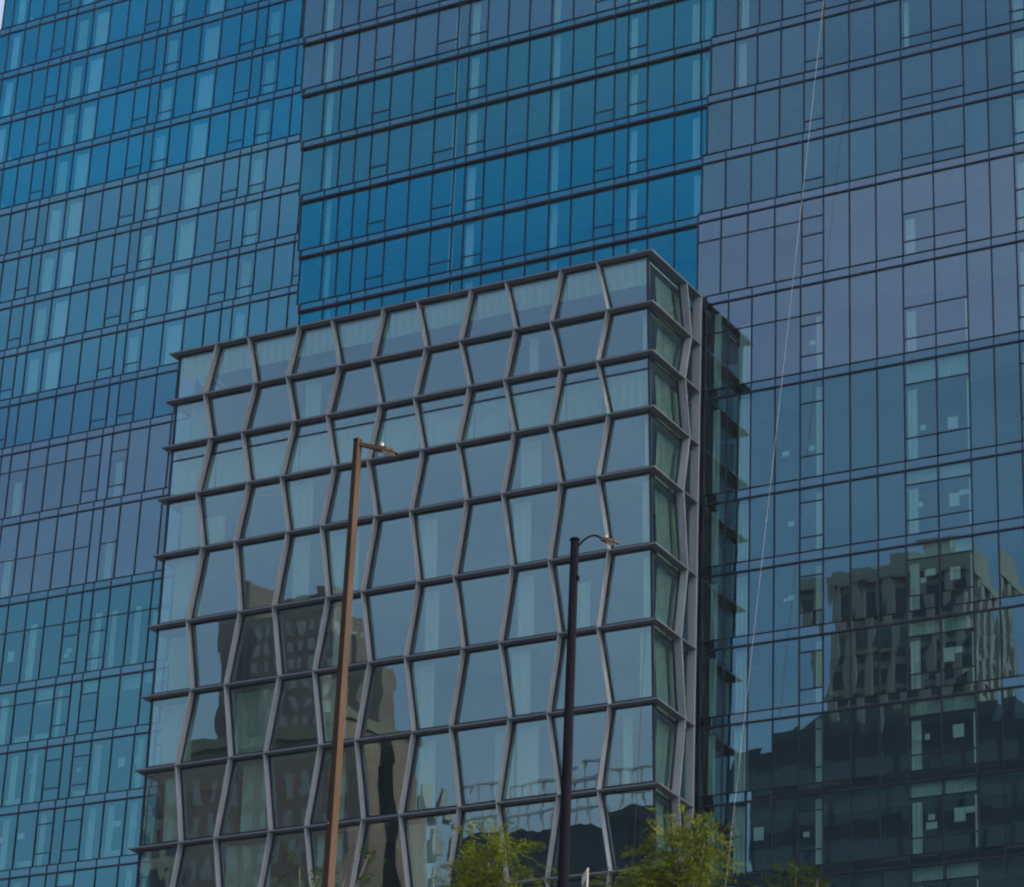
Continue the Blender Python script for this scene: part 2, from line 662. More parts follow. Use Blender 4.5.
def r_cur(i, c):
    o = []
    if c == 1 and i <= 6:
        return [(.10, .42, .05, .99, 'c')]
    if c == 8:
        if i <= 6:
            o.append((.06, .22, .04, .99, 'c'))
        elif i >= 9:
            o.append((.05, .34, .52 if i <= 10 else .27, .99, 'c'))
    if c == 4 and i >= 10:
        o.append((.62, .95, .36 if i == 10 else .06, .98, 'c'))
    if c == 9 and i >= 10:
        o.append((.86, .98, .5 if i == 10 else .25, .98, 'c'))
    if c in (8, 9) and i >= 11:
        o.append((.03, .97, .01, .20, 's'))
    if c == 1 and i >= 10:
        o.append((.42, .97, .30 if i == 10 else .04, .99, 'c'))
    if c == 0 and i >= 10:
        o.append((.30, .60, .1, .99, 's'))
    if c == 12:
        o.append((.06, .5, .1, .99, 'c'))
    return o


facade('glass_tower', 'grey violet glass tower wing on the right, behind the thin slanting rope',
       1.0, r_cols, r_tint, r_tr, r_cur, hide=lambda p: in_poly(p, POD_POLY))

# ------------------------------------------------------------------ the lattice block in front
PZ = [.5595, .537, .5155, .4915, .4658, .434, .403, .3712, .338, .306, .275, .243]
NP = len(PZ)
PYf = lambda z: .9515 + (.5595 - z) * .058
PXL = lambda z: -.7292 - (.5595 - z) * .03
PXR = lambda z: -.4906 + (.5595 - z) * .008
DF = .0034


def front(k, c):
    """outer point of upright c on level k (c=0 left corner, 11 right corner)"""
    z = PZ[k]
    if c == 0:
        return Vector((PXL(z), PYf(z), z))
    if c == 11:
        return Vector((PXR(z), PYf(z), z))
    xl, xr = PXL(.5595), PXR(.5595)
    x = -.7066 + .02142 * (c - 1)
    t = (x - xl) / (xr - xl)
    x = PXL(z) + t * (PXR(z) - PXL(z))
    sgn = 1 if c % 2 else -1
    if k % 2:
        sgn = -sgn
    return Vector((x + sgn * .00245, PYf(z), z))


YB = .9985        # the block butts against the right wing


def side(k, c):
    z = PZ[k]
    if c == 0:
        return Vector((PXR(z), PYf(z), z))
    if c == 2:
        return Vector((-.4905, YB, z))
    sgn = 1 if k % 2 else -1
    y = .9868 + sgn * .0026
    t = (y - PYf(z)) / (YB - PYf(z))
    return Vector((PXR(z) + t * (-.4905 - PXR(z)), y, z))


toM = lambda v: Vector((v.x * S, v.y * S, v.z * S + H0))
pbase = Vector((-.61 * S, .975 * S, 0))
pod = tag(empty('lattice_block', pbase), 'projecting glass block wrapped in a grey metal lattice of slanted fins', 'building')
FT = .07
inn = DF * S


def pbuild(mb, name, mat, parent=pod):
    return mb.build(name, mat, parent, pbase)


for k in range(NP):
    z = PZ[k]
    m = MB()
    a = [toM(front(k, 0)), toM(front(k, 11)), toM(side(k, 2))]
    back = YB * S
    xl, xr, yf = a[0].x, a[1].x, a[0].y
    xb = a[2].x
    i_ = inn + .02
    ring = [(xl, back), (xl, yf), (xr, yf), (xb, back), (xb - i_, back), (xr - i_, yf + i_), (xl + i_, yf + i_), (xl + i_, back)]
    zt, zb_ = a[0].z, a[0].z - FT
    # four mitred planks
    for q in ((1, 2, 5, 6), (2, 3, 4, 5), (0, 1, 6, 7)):
        r = [ring[j] for j in q]
        m.hexa([(p[0], p[1], zb_) for p in r], [(p[0], p[1], zt) for p in r])
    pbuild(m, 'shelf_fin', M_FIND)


def fin_front(k, c, nm=True):
    a, b = toM(front(k, c)), toM(front(k + 1, c))
    m = MB()
    w = .026
    za, zb_ = a.z - FT, b.z
    ta = (za - b.z) / (a.z - b.z)
    ax = b.x + (a.x - b.x) * ta
    ay = b.y + (a.y - b.y) * ta
    bo = [(b.x - w, b.y + .012, zb_), (b.x + w, b.y + .012, zb_), (b.x + w, b.y + inn, zb_), (b.x - w, b.y + inn, zb_)]
    to = [(ax - w, ay + .012, za), (ax + w, ay + .012, za), (ax + w, ay + inn, za), (ax - w, ay + inn, za)]
    m.hexa(bo, to)
    return m


def fin_side(k, c, inset=0.0, w=.035, dd=inn):
    a, b = toM(side(k, c)), toM(side(k + 1, c))
    za, zb_ = a.z - FT, b.z
    ta = (za - b.z) / (a.z - b.z)
    ax = b.x + (a.x - b.x) * ta
    ay = b.y + (a.y - b.y) * ta
    m = MB()
    bo = [(b.x - dd, b.y - w - inset, zb_), (b.x - .012, b.y - w - inset, zb_), (b.x - .012, b.y + w - inset, zb_), (b.x - dd, b.y + w - inset, zb_)]
    to = [(ax - dd, ay - w - inset, za), (ax - .012, ay - w - inset, za), (ax - .012, ay + w - inset, za), (ax - dd, ay + w - inset, za)]
    m.hexa(bo, to)
    return m


rest_f = MB()
for k in range(NP - 1):
    for c in range(1, 11):
        f = fin_front(k, c)
        if k < 9:
            pbuild(f, 'slanted_fin', M_FIN)
        else:
            rest_f.join(f)
    f = fin_side(k, 1)
    pbuild(f, 'side_fin', M_FIN)
    pbuild(fin_side(k, 2, inset=.06, w=.05, dd=.46), 'edge_fin', M_FIN)
o = pbuild(rest_f, 'slanted_fin', M_FIN)
o['kind'] = 'stuff'


def lerp(a, b, t):
    return a + (b - a) * t


def pod_pane(k, c):
    """glass polygon of front bay c on storey k, 20 mm behind the fins' roots"""
    off = Vector((0, inn + .02, 0))
    tl, tr_, bl, br = (toM(front(k, c)) + off, toM(front(k, c + 1)) + off, toM(front(k + 1, c)) + off, toM(front(k + 1, c + 1)) + off)
    if c == 0:
        tl.x += inn + .02
        bl.x += inn + .02
    if c == 10:
        tr_.x -= inn + .02
        br.x -= inn + .02
    return tl, tr_, bl, br


def bar_between(m, a, b, r, dy=.04):
    """dark square bar from a to b lying in the glass plane"""
    d = (b - a).normalized()
    n = Vector((0, 1, 0))
    u = d.cross(n).normalized() * r
    n = n * dy
    m.hexa([a - u - n, a + u - n, a + u + n, a - u + n][::-1] if False else [a - u - n, a - u + n, a + u + n, a + u - n],
           [b - u - n, b - u + n, b + u + n, b + u - n])


def cur_poly(q, fa, fb, va, vb, back=.30, pleat=.2):
    """pleated curtain hanging behind a pane: fractions of the bay's width, drop fractions from the top"""
    tl, tr_, bl, br = q
    m = MB()
    L = min(tl.x, bl.x)
    x0, x1 = lerp(tl.x, tr_.x, fa), lerp(tl.x, tr_.x, fb)
    zt = lerp(tl.z, bl.z, va)
    zb_ = lerp(tl.z, bl.z, vb)
    yt, yb = lerp(tl.y, bl.y, va) + back, lerp(tl.y, bl.y, vb) + back
    n = max(2, int((x1 - x0) / pleat))
    for i in range(n):
        a, b = x0 + (x1 - x0) * i / n, x0 + (x1 - x0) * (i + 1) / n
        da = .016 if i % 2 else -.016
        m.poly([(a, yb + da, zb_), (b, yb - da, zb_), (b, yt - da, zt), (a, yt + da, zt)])
    return m


POD_CUR = {}
for c in range(11):
    POD_CUR[(0, c)] = [(-.05, 1.05, .06, .52, 's')]  # added pale strip stands in for the bright ceiling of the top storey
for c in range(11):
    POD_CUR[(2, c)] = [(-.05, 1.05, .24, 1.0, 's')]
for (k, c), v in {
    (1, 3): [(.25, .55, .1, 1, 's')], (1, 8): [(.25, .50, .05, 1, 'c')], (1, 10): [(.78, .92, .05, 1, 'c')], (1, 0): [(.4, .95, .05, 1, 's')],
    (3, 0): [(.35, 1.0, .05, 1, 's')], (3, 1): [(.0, .45, .4, 1, 's')], (3, 3): [(.02, .5, .05, 1, 's')], (3, 8): [(.05, .60, .04, 1, 's')], (3, 10): [(.80, 1.05, .04, 1, 's')],
    (4, 0): [(.2, .85, .1, 1, 's')], (4, 3): [(.02, .5, .05, 1, 's')], (4, 4): [(.05, .6, .05, 1, 's')], (4, 6): [(.02, .38, .05, 1, 'c')], (4, 8): [(.1, .40, .04, 1, 'c')], (4, 10): [(.78, 1.05, .04, 1, 's')],
    (5, 0): [(.3, 1.0, .15, 1, 's')], (5, 4): [(.0, .55, .05, 1, 'c')], (5, 6): [(.05, .42, .05, 1, 'c')], (5, 8): [(.0, .45, .05, 1, 'c')], (5, 9): [(.3, .6, .3, 1, 's')], (5, 10): [(.72, 1.05, .04, 1, 's')],
    (6, 0): [(.2, .9, .1, 1, 's')], (6, 4): [(.05, .5, .05, 1, 'c')], (6, 6): [(-.1, .40, .05, 1, 'c')], (6, 8): [(.1, .42, .05, 1, 'c')], (6, 10): [(.70, 1.05, .04, 1, 's')],
    (7, 0): [(.5, 1.0, .1, 1, 's')], (7, 2): [(.2, .9, .05, 1, 's')], (7, 4): [(.1, .55, .05, 1, 's')], (7, 6): [(-.1, .45, .05, 1, 'c')], (7, 7): [(.66, 1.05, .05, 1, 's')], (7, 8): [(.05, .6, .05, 1, 'c')], (7, 10): [(.2, .42, .05, 1, 's')],
    (8, 2): [(.1, .9, .05, 1, 's')], (8, 6): [(-.1, .5, .05, 1, 'c')], (8, 4): [(.1, .55, .05, 1, 's')],
    (6, 2): [(.1, .8, .05, 1, 's')],
}.items():
    POD_CUR[(k, c)] = v

rest_g, rest_fr = MB(), MB()
for k in range(NP - 1):
    for c in range(11):
        q = pod_pane(k, c)
        tl, tr_, bl, br = q
        m, fr = MB(), MB()
        e = [uni(-.007, .007) for _ in range(4)]
        n_ = Vector((0, 1, 0))
        m.poly([bl + n_ * e[0], br + n_ * e[1], tr_ + n_ * e[2], tl + n_ * (e[0] + e[2] - e[1])])
        up_b = Vector((0, (tl.y - bl.y) / (tl.z - bl.z), 1))
        bar_between(fr, bl + up_b * .17, br + up_b * .17, .028)
        bar_between(fr, bl + up_b * .02, br + up_b * .02, .03)
        bar_between(fr, tl - up_b * (FT + .05), tr_ - up_b * (FT + .05), .04)
        if k in (2,):
            bar_between(fr, lerp(tl, bl, .26), lerp(tr_, br, .26), .03)
        if c > 0:
            bar_between(fr, bl + up_b * .2 + Vector((.07, 0, 0)), tl - up_b * (FT + .1) + Vector((.07, 0, 0)), .035)
        if c < 10:
            bar_between(fr, br + up_b * .2 - Vector((.07, 0, 0)), tr_ - up_b * (FT + .1) - Vector((.07, 0, 0)), .035)
        if k < 9:
            w = pbuild(m, 'window', GL['pod'])
            fr.build('frame', M_FRAME, w, pbase)
            for (fa, fb, va, vb, mat) in POD_CUR.get((k, c), []):
                cu = cur_poly(q, max(fa, .02), min(fb, .98), va, vb)
                cu.build('curtain', M_CURT if mat == 'c' else M_SHEER, w, pbase)
        else:
            rest_g.join(m)
            rest_fr.join(fr)
    # right side: two bays
    for c in range(2):
        off = Vector((-(inn + .02), 0, 0))
        tl, tr_, bl, br = (toM(side(k, c)) + off, toM(side(k, c + 1)) + off, toM(side(k + 1, c)) + off, toM(side(k + 1, c + 1)) + off)
        if c == 0:
            tl.y += inn + .02
            bl.y += inn + .02
        m, fr = MB(), MB()
        e = [uni(-.004, .004) for _ in range(2)]
        m.poly([bl + Vector((e[0], 0, 0)), br, tr_ + Vector((e[1], 0, 0)), tl])
        w = pbuild(m, 'side_window', GL['podside'])
        for (p0, p1) in ((lerp(bl, tl, .05), lerp(br, tr_, .05)), (lerp(bl, tl, .93), lerp(br, tr_, .93))):
            fr.hexa([p0 + Vector((-.03, 0, -.03)), p0 + Vector((.03, 0, -.03)), p0 + Vector((.03, 0, .03)), p0 + Vector((-.03, 0, .03))][::-1],
                    [p1 + Vector((-.03, 0, -.03)), p1 + Vector((.03, 0, -.03)), p1 + Vector((.03, 0, .03)), p1 + Vector((-.03, 0, .03))][::-1])
        # dark gasket along the slanted fin
        for (b_, t_, sg) in (((br, tr_, -1),) if c == 0 else ((bl, tl, 1),)):
            s_ = Vector((0, .09 * sg, 0))
            b2, t2 = b_ + s_ + Vector((0, 0, .05)), t_ + s_ - Vector((0, 0, FT + .02))
            fr.hexa([b2 + Vector((-.03, -.05, 0)), b2 + Vector((.04, -.05, 0)), b2 + Vector((.04, .05, 0)), b2 + Vector((-.03, .05, 0))],
                    [t2 + Vector((-.03, -.05, 0)), t2 + Vector((.04, -.05, 0)), t2 + Vector((.04, .05, 0)), t2 + Vector((-.03, .05, 0))])
        fr.build('frame', M_FRAME, w, pbase)
        cu = MB()
        nn = 8
        f0, f1 = (.45, .97) if c == 0 else (.03, .90)
        for j in range(nn):
            a_, b_ = lerp(f0, f1, j / nn), lerp(f0, f1, (j + 1) / nn)
            e_ = .012 if j % 2 else -.012
            o1, o2 = Vector((-.35 + e_, 0, 0)), Vector((-.35 - e_, 0, 0))
            cu.poly([lerp(bl, br, a_) + o1, lerp(bl, br, b_) + o2, lerp(tl, tr_, b_) + o2 - Vector((0, 0, .35)), lerp(tl, tr_, a_) + o1 - Vector((0, 0, .35))])
        cu.build('curtain', M_LIGHTEN, w, pbase)  # not a seen curtain, added to lighten the side glass
w = pbuild(rest_g, 'window', GL['pod'])
w['kind'] = 'stuff'
o = rest_fr.build('frame', M_FRAME, w, pbase)
o['kind'] = 'stuff'

# corner posts, slabs, back wall, roof
for cx_ in (0, 1):
    m = MB()
    for k in range(NP - 1):
        a, b = toM(front(k, 11 if cx_ else 0)), toM(front(k + 1, 11 if cx_ else 0))
        sx = -(inn + .03) if cx_ else inn + .03
        def sq(p, z, r=.05):
            x, y_ = p.x + sx, p.y + inn + .03
            return [(x - r, y_ - r, z), (x + r, y_ - r, z), (x + r, y_ + r, z), (x - r, y_ + r, z)]
        m.hexa(sq(b, b.z - .001), sq(a, a.z - FT - .001))
    pbuild(m, 'corner_post', M_FRAME)
for k in range(NP):
    z = PZ[k]
    a, b = toM(front(k, 0)), toM(front(k, 11))
    m = MB()
    th = .30 if k else .12
    m.box(a.x + inn + .25, b.x - inn - .25, a.y + inn + .22, YB * S - .1, a.z - th, a.z - .02)
    pbuild(m, 'floor_slab' if k else 'roof', M_SLAB)
m = MB()
a, b = toM(front(NP - 1, 0)), toM(front(0, 11))
m.box(a.x + inn + .5, b.x - inn - 2.2, YB * S - 1.0, YB * S - .1, 0.2, Zm(PZ[0]) - .2)
m.box(a.x + inn + .12, a.x + inn + .3, PYf(PZ[-1]) * S + inn + .6, YB * S - .1, 0.2, Zm(PZ[0]) - .2)
# partition walls between rooms
for k in range(NP - 1):
    for c in (2, 4, 6, 8):
        x = (toM(front(k, c)).x + toM(front(k + 1, c)).x) / 2
        y0 = PYf(PZ[k + 1]) * S + inn + .7
        m.box(x - .08, x + .08, y0, YB * S - 1.0, Zm(PZ[k + 1]), Zm(PZ[k]) - .31)
pbuild(m, 'interior_wall', M_CORE)
m = MB()
a, b = toM(front(NP - 1, 0)), toM(front(NP - 1, 11))
m.box(a.x + inn, b.x - inn, a.y + inn, YB * S - .1, 0.13, a.z - FT - .31)
pbuild(m, 'base_wall', M_CORE)

# ------------------------------------------------------------------ paper notices taped inside the glass
G_R = 'white paper sheets taped inside the right wing glass'
G_L = 'white paper sheets taped inside the left wing glass'
PR = [(-48.56, 59.79, .29, .2, 'lone white paper behind violet glass, highest sheet on the right wing'),
      (-49.84, 54.58, .34, .24, 'white paper just right of the rope, in the second sheet row down'),
      (-48.59, 54.63, .29, .24, 'white paper in narrow window right of the rope, second sheet row down'),
      (-43.35, 54.68, .23, .24, 'small white paper left of the topmost large sheet on the right wing'),
      (-41.99, 54.66, .46, .56, 'large upright white sheet, topmost large one on the right wing'),
      (-41.99, 51.07, .45, .6, 'upright half of the highest L-shaped pair of sheets'),
      (-41.53, 51.34, .49, .23, 'flat half of the highest L-shaped pair of sheets'),
      (-49.56, 51.18, .29, .24, 'white paper right of the rope, in the third sheet row down'),
      (-49.56, 47.73, .28, .23, 'larger of two overlapping sheets right of the rope'),
      (-49.83, 47.66, .19, .14, 'smaller of two overlapping sheets right of the rope'),
      (-43.55, 51.1, .27, .23, 'small white paper left of the highest L-shaped pair of sheets'),
      (-43.15, 47.92, .49, .32, 'wide white sheet in the reflected stone tower, beside a large upright one'),
      (-43.46, 47.62, .27, .23, 'small white sheet below left of the wide sheet in the reflected tower'),
      (-42.02, 47.71, .45, .58, 'large upright sheet at the top of the reflected stone tower'),
      (-42.36, 44.13, .44, .62, 'upright sheet low in the reflected stone tower, touching a small one'),
      (-41.94, 44.29, .35, .26, 'small sheet touching the upright one low in the reflected tower'),
      (-42.03, 40.76, .48, .56, 'large upright sheet just below the reflected stone tower'),
      (-43.8, 40.69, .31, .26, 'left one of two small sheets below the reflected stone tower'),
      (-43.39, 40.67, .22, .26, 'smallest sheet, right one of two below the reflected stone tower'),
      (-43.27, 37.21, .3, .25, 'upper of two stacked sheets in the lowest lit double window'),
      (-43.27, 36.85, .48, .29, 'lower of two stacked sheets in the lowest lit double window'),
      (-42.05, 37.19, .47, .59, 'upright half of the lowest L-shaped pair of sheets'),
      (-41.56, 37.35, .47, .25, 'flat half of the lowest L-shaped pair of sheets'),
      (-51.02, 37.33, .46, .57, 'large upright sheet on dark glass above the shaded tree'),
      (-48.84, 37.07, .27, .22, 'small sheet on dark glass right of the large one above the shaded tree'),
      (-52.15, 37.47, .42, .26, 'upper of two stacked sheets beside the foot of the rope'),
      (-52.14, 37.06, .42, .26, 'lower of two stacked sheets beside the foot of the rope')]
PL = [(-99.64, 54.83, .42, .59, 'tall white sheet, highest at the left edge of the photo'),
      (-95.69, 54.64, .34, .23, 'upper of two overlapping sheets on the left wing'),
      (-95.84, 54.38, .34, .23, 'lower of two overlapping sheets on the left wing'),
      (-93.98, 54.52, .34, .23, 'white sheet right of the two overlapping ones on the left wing'),
      (-97.23, 48.12, .47, .28, 'wide white sheet, leftmost in the middle sheet row of the left wing'),
      (-94.19, 47.81, .33, .22, 'small white sheet, second from left in the middle row of the left wing'),
      (-91.45, 47.87, .45, .5, 'large bright sheet, third from left in the middle row of the left wing'),
      (-90.4, 47.9, .39, .49, 'bright sheet beside the lattice block in the middle row of the left wing'),
      (-98.84, 44.46, .27, .33, 'small white sheet at the left photo edge in the lowest sheet row'),
      (-97.56, 44.54, .47, .33, 'wide white sheet, second from left in the lowest sheet row'),
      (-96.17, 44.18, .33, .27, 'small white sheet, third from left in the lowest sheet row'),
      (-91.35, 44.55, .51, .32, 'wide bright sheet, second from the lattice block in the lowest row'),
      (-90.32, 44.35, .45, .54, 'tall bright sheet next to the lattice block in the lowest row')]
for data, Y, grp in ((PR, S, G_R), (PL, 1.078 * S, G_L)):
    for x, z, w, h, lab in data:
        m = MB()
        tl = uni(-.015, .015)
        m.box(-w / 2, w / 2, -.002, .002, -h / 2, h / 2)
        o = m.build('paper_sheet', M_PAPER)
        o.location = (x, Y + .045 + uni(0, .012), z)
        o.rotation_euler = (0, tl, 0)
        tag(o, lab, 'paper', grp)

# ------------------------------------------------------------------ ropes
M_ROPE = solid('rope_fibre', (0.40, 0.38, 0.40), 0.9)
M_ROPED = solid('cable_sheath', (0.008, 0.008, 0.012), 0.7)


def sag(a, b, s, n=24):
    a, b = Vector(a), Vector(b)
    return [a.lerp(b, i / n) + Vector((s * 4 * (i / n) * (1 - i / n), 0, 0)) for i in range(n + 1)]


m = MB(); m.tube(sag((-46.85, 108.35, 80.0), (-53.6, 108.35, 18.0), .06), .011, 6)
tag(m.build('rope', M_ROPE, smooth=True), 'thin pale rope hanging at a slant in front of the right glass wing', 'rope')
m = MB(); m.tube(sag((-54.0, 105.0, 45.3), (-54.55, 105.1, 20.0), -.10), .012, 6)
tag(m.build('cable', M_ROPED, smooth=True), 'thin dark cable hanging beside the right corner of the lattice block', 'cable')

# ------------------------------------------------------------------ street lamps
M_RUST = solid('brown_paint', (0.060, 0.040, 0.028), 0.75, noise=0.22, scale=1.5, spec=0.06)
M_DARKP = solid('black_paint', (0.006, 0.006, 0.010), 0.8, spec=0.02)
M_HEAD = solid('lamp_housing', (0.07, 0.05, 0.042), 0.6, spec=0.1)
M_LENS = solid('lamp_lens', (0.40, 0.36, 0.30), 0.3)
M_CELL = solid('photo_cell', (0.35, 0.35, 0.34), 0.4)


def lamp_head(root, p, d, s, lensmat):
    """flat cobra head: housing tapering to the nose, lens below, photocell on top"""
    d = Vector(d).normalized()
    sd = d.cross(Vector((0, 0, 1))).normalized()
    u = sd.cross(d)
    P = lambda a, b, c: Vector(p) + d * a * s + sd * b * s + u * c * s
    m = MB()
    secs = [(0, .05, .05, .05), (.12, .10, .08, .06), (.3, .17, .09, .05), (.5, .15, .06, .03), (.62, .06, .02, .02)]
    rings = []
    for a, w, t, b in secs:
        rings.append([P(a, -w, -b), P(a, w, -b), P(a, w * .8, t * .6), P(a, 0, t), P(a, -w * .8, t * .6)])
    n0 = len(m.v)
    for r in rings:
        m.v += [tuple(q) for q in r]
    for i in range(len(rings) - 1):
        for j in range(5):
            k = (j + 1) % 5
            m.f.append((n0 + i * 5 + j, n0 + i * 5 + k, n0 + i * 5 + 5 + k, n0 + i * 5 + 5 + j)); m.m.append(0)
    m.f.append(tuple(n0 + j for j in range(5))); m.m.append(0)
    e = n0 + 5 * (len(rings) - 1)
    m.f.append(tuple(e + j for j in range(5))); m.m.append(0)
    h = m.build('lamp_head', M_HEAD, root, root.location)
    m = MB()
    top = [P(.20, -.12, -.055), P(.20, .12, -.055), P(.55, .10, -.045), P(.55, -.10, -.045)]
    bot = [P(.25, -.08, -.11), P(.25, .08, -.11), P(.5, .06, -.09), P(.5, -.06, -.09)]
    m.hexa(bot, top)
    m.build('lens', lensmat, h, root.location)
    m = MB()
    m.tube([P(.14, 0, .08), P(.14, 0, .17)], .055 * s, 8)
    m.build('photo_cell', M_CELL, h, root.location)


# brown square lamp
bx, by = -16.5 * 1.2, 25.06 * 1.2
ztop = (14.73 - 1.6) * 1.2 + 1.6
t = tag(empty('street_lamp', (bx, by, 0.13)), 'tall brown square street lamp standing left, with a straight angled arm', 'street lamp')
m = MB()
def sq4(r, z, ang=math.radians(31)):
    return [(bx + r * math.cos(ang + i * math.pi / 2), by + r * math.sin(ang + i * math.pi / 2), z) for i in range(4)]
m.hexa(sq4(.115, .13), sq4(.058, ztop))
m.build('pole', M_RUST, t, t.location)
m = MB()
m.hexa([(p[0], p[1], ztop + .002) for p in sq4(.066, 0)], [(p[0], p[1], ztop + .03) for p in sq4(.066, 0)])
m.build('pole_cap', M_RUST, t, t.location)
m = MB(); m.box(bx - .25, bx + .25, by - .25, by + .25, .13, .20)
m.build('base_plate', M_RUST, t, t.location)
ad = Vector((.34, .16, -.085))
a0 = Vector((bx + .03, by, ztop - .05))
m = MB(); m.tube([a0, a0 + ad * .62], .036, 4, phase=math.pi / 4)
m.build('arm', M_RUST, t, t.location)
lamp_head(t, a0 + ad * .55, ad + Vector((0, 0, -.01)), .52, M_LENS)
m = MB(); m.tube([(bx, by - .09, 12.1), (bx, by - .13, 12.1)], .016, 6)
m.build('bolt', M_HEAD, t, t.location)

# dark round lamp
bx2, by2 = -14.42 * 1.2, 26.31 * 1.2
zt2 = (13.71 - 1.6) * 1.2 + 1.6
t = tag(empty('street_lamp', (bx2, by2, 0.13)), 'tall dark round street lamp right of centre, with a short gooseneck arm', 'street lamp')
m = MB(); m.tube([(bx2, by2, .13), (bx2, by2, zt2 - .04)], [.105, .055], 16)
m.build('pole', M_DARKP, t, t.location, smooth=True)
m = MB(); m.tube([(bx2, by2, zt2 - .04), (bx2, by2, zt2 - .02), (bx2, by2, zt2)], [.066, .070, .045], 16)
m.build('pole_cap', M_DARKP, t, t.location)
m = MB(); m.tube([(bx2, by2, .13), (bx2, by2, .5)], [.2, .15], 12)
m.build('base_plate', M_DARKP, t, t.location)
pts = []
for i in range(13):
    a = i / 12
    pts.append((bx2 + .05 + .30 * a, by2 + .10 * a, zt2 - .12 + .14 * math.sin(a * math.pi * .78)))
m = MB(); m.tube(pts, .014, 8)
m.build('arm', M_DARKP, t, t.location, smooth=True)
lamp_head(t, Vector(pts[-1]) - Vector((.02, 0, 0)), Vector((.34, .12, -.10)), .40, M_LENS)
m = MB(); m.box(bx2 + .05, bx2 + .075, by2 - .025, by2 + .025, zt2 - .60, zt2 - .54)
m.build('clamp', M_DARKP, t, t.location)

# ------------------------------------------------------------------ small street sign seen almost edge on
M_SIGN = solid('sign_face', (0.36, 0.30, 0.24), 0.5)
M_GALV = solid('galvanised', (0.30, 0.30, 0.30), 0.5, metallic=0.6)
M_INK = solid('sign_ink', (0.06, 0.05, 0.05), 0.6)
sx_, sy_ = -4.74, 8.8
t = tag(empty('street_sign', (sx_, sy_, 0.13)), 'small cream street sign with dark marks, turned almost edge on', 'sign')
m = MB(); m.tube([(sx_, sy_ + .05, .0), (sx_, sy_ + .05, 3.96)], .022, 8)
m.build('post', M_GALV, t, t.location)
ang = math.atan2(sy_, sx_) - math.pi * 0 + math.radians(8)
dv = Vector((math.cos(ang), math.sin(ang), 0))
nv = Vector((-dv.y, dv.x, 0)) * .003
c0 = Vector((sx_, sy_, 0)) - dv * .02
m = MB()
z0_, z1_ = 3.95, 4.385
b_ = [c0 - dv * .06 - nv, c0 + dv * .06 - nv, c0 + dv * .06 + nv, c0 - dv * .06 + nv]
m.hexa([(p.x, p.y, z0_) for p in b_], [(p.x, p.y, z1_) for p in b_])
m.build('plate', M_SIGN, t, t.location)
m = MB()
for zz in (4.33, 4.24, 4.18, 4.10, 4.02):
    for sgn in (-1, 1):
        o_ = nv * sgn * 1.7
        b_ = [c0 - dv * .042 + o_ - nv * .3, c0 + dv * .042 + o_ - nv * .3, c0 + dv * .042 + o_ + nv * .3, c0 - dv * .042 + o_ + nv * .3]
        m.hexa([(p.x, p.y, zz - .014) for p in b_], [(p.x, p.y, zz + .014) for p in b_])
m.build('printed_marks', M_INK, t, t.location)

# ------------------------------------------------------------------ trees
M_BARK = solid('bark', (0.10, 0.085, 0.07), 0.9, scale=6)


def leaf_mat(name, c1, c2):
    m, nt, out = new_mat(name)
    geo = nt.nodes.new('ShaderNodeNewGeometry')
    mix = nt.nodes.new('ShaderNodeMix')
    mix.data_type = 'RGBA'
    mix.inputs[6].default_value = (*c1, 1)
    mix.inputs[7].default_value = (*c2, 1)
    nt.links.new(geo.outputs['Random Per Island'], mix.inputs[0])
    d = nt.nodes.new('ShaderNodeBsdfDiffuse')
    tl = nt.nodes.new('ShaderNodeBsdfTranslucent')
    nt.links.new(mix.outputs[2], d.inputs['Color'])
    nt.links.new(mix.outputs[2], tl.inputs['Color'])
    ms = nt.nodes.new('ShaderNodeMixShader')
    ms.inputs[0].default_value = .35
    nt.links.new(d.outputs[0], ms.inputs[1])
    nt.links.new(tl.outputs[0], ms.inputs[2])
    nt.links.new(ms.outputs[0], out.inputs[0])
    return m


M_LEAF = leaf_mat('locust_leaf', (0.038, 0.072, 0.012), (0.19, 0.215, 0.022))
M_LEAFD = leaf_mat('dark_leaf', (0.022, 0.050, 0.016), (0.055, 0.085, 0.024))  # shade on the low right tree put into a darker leaf colour


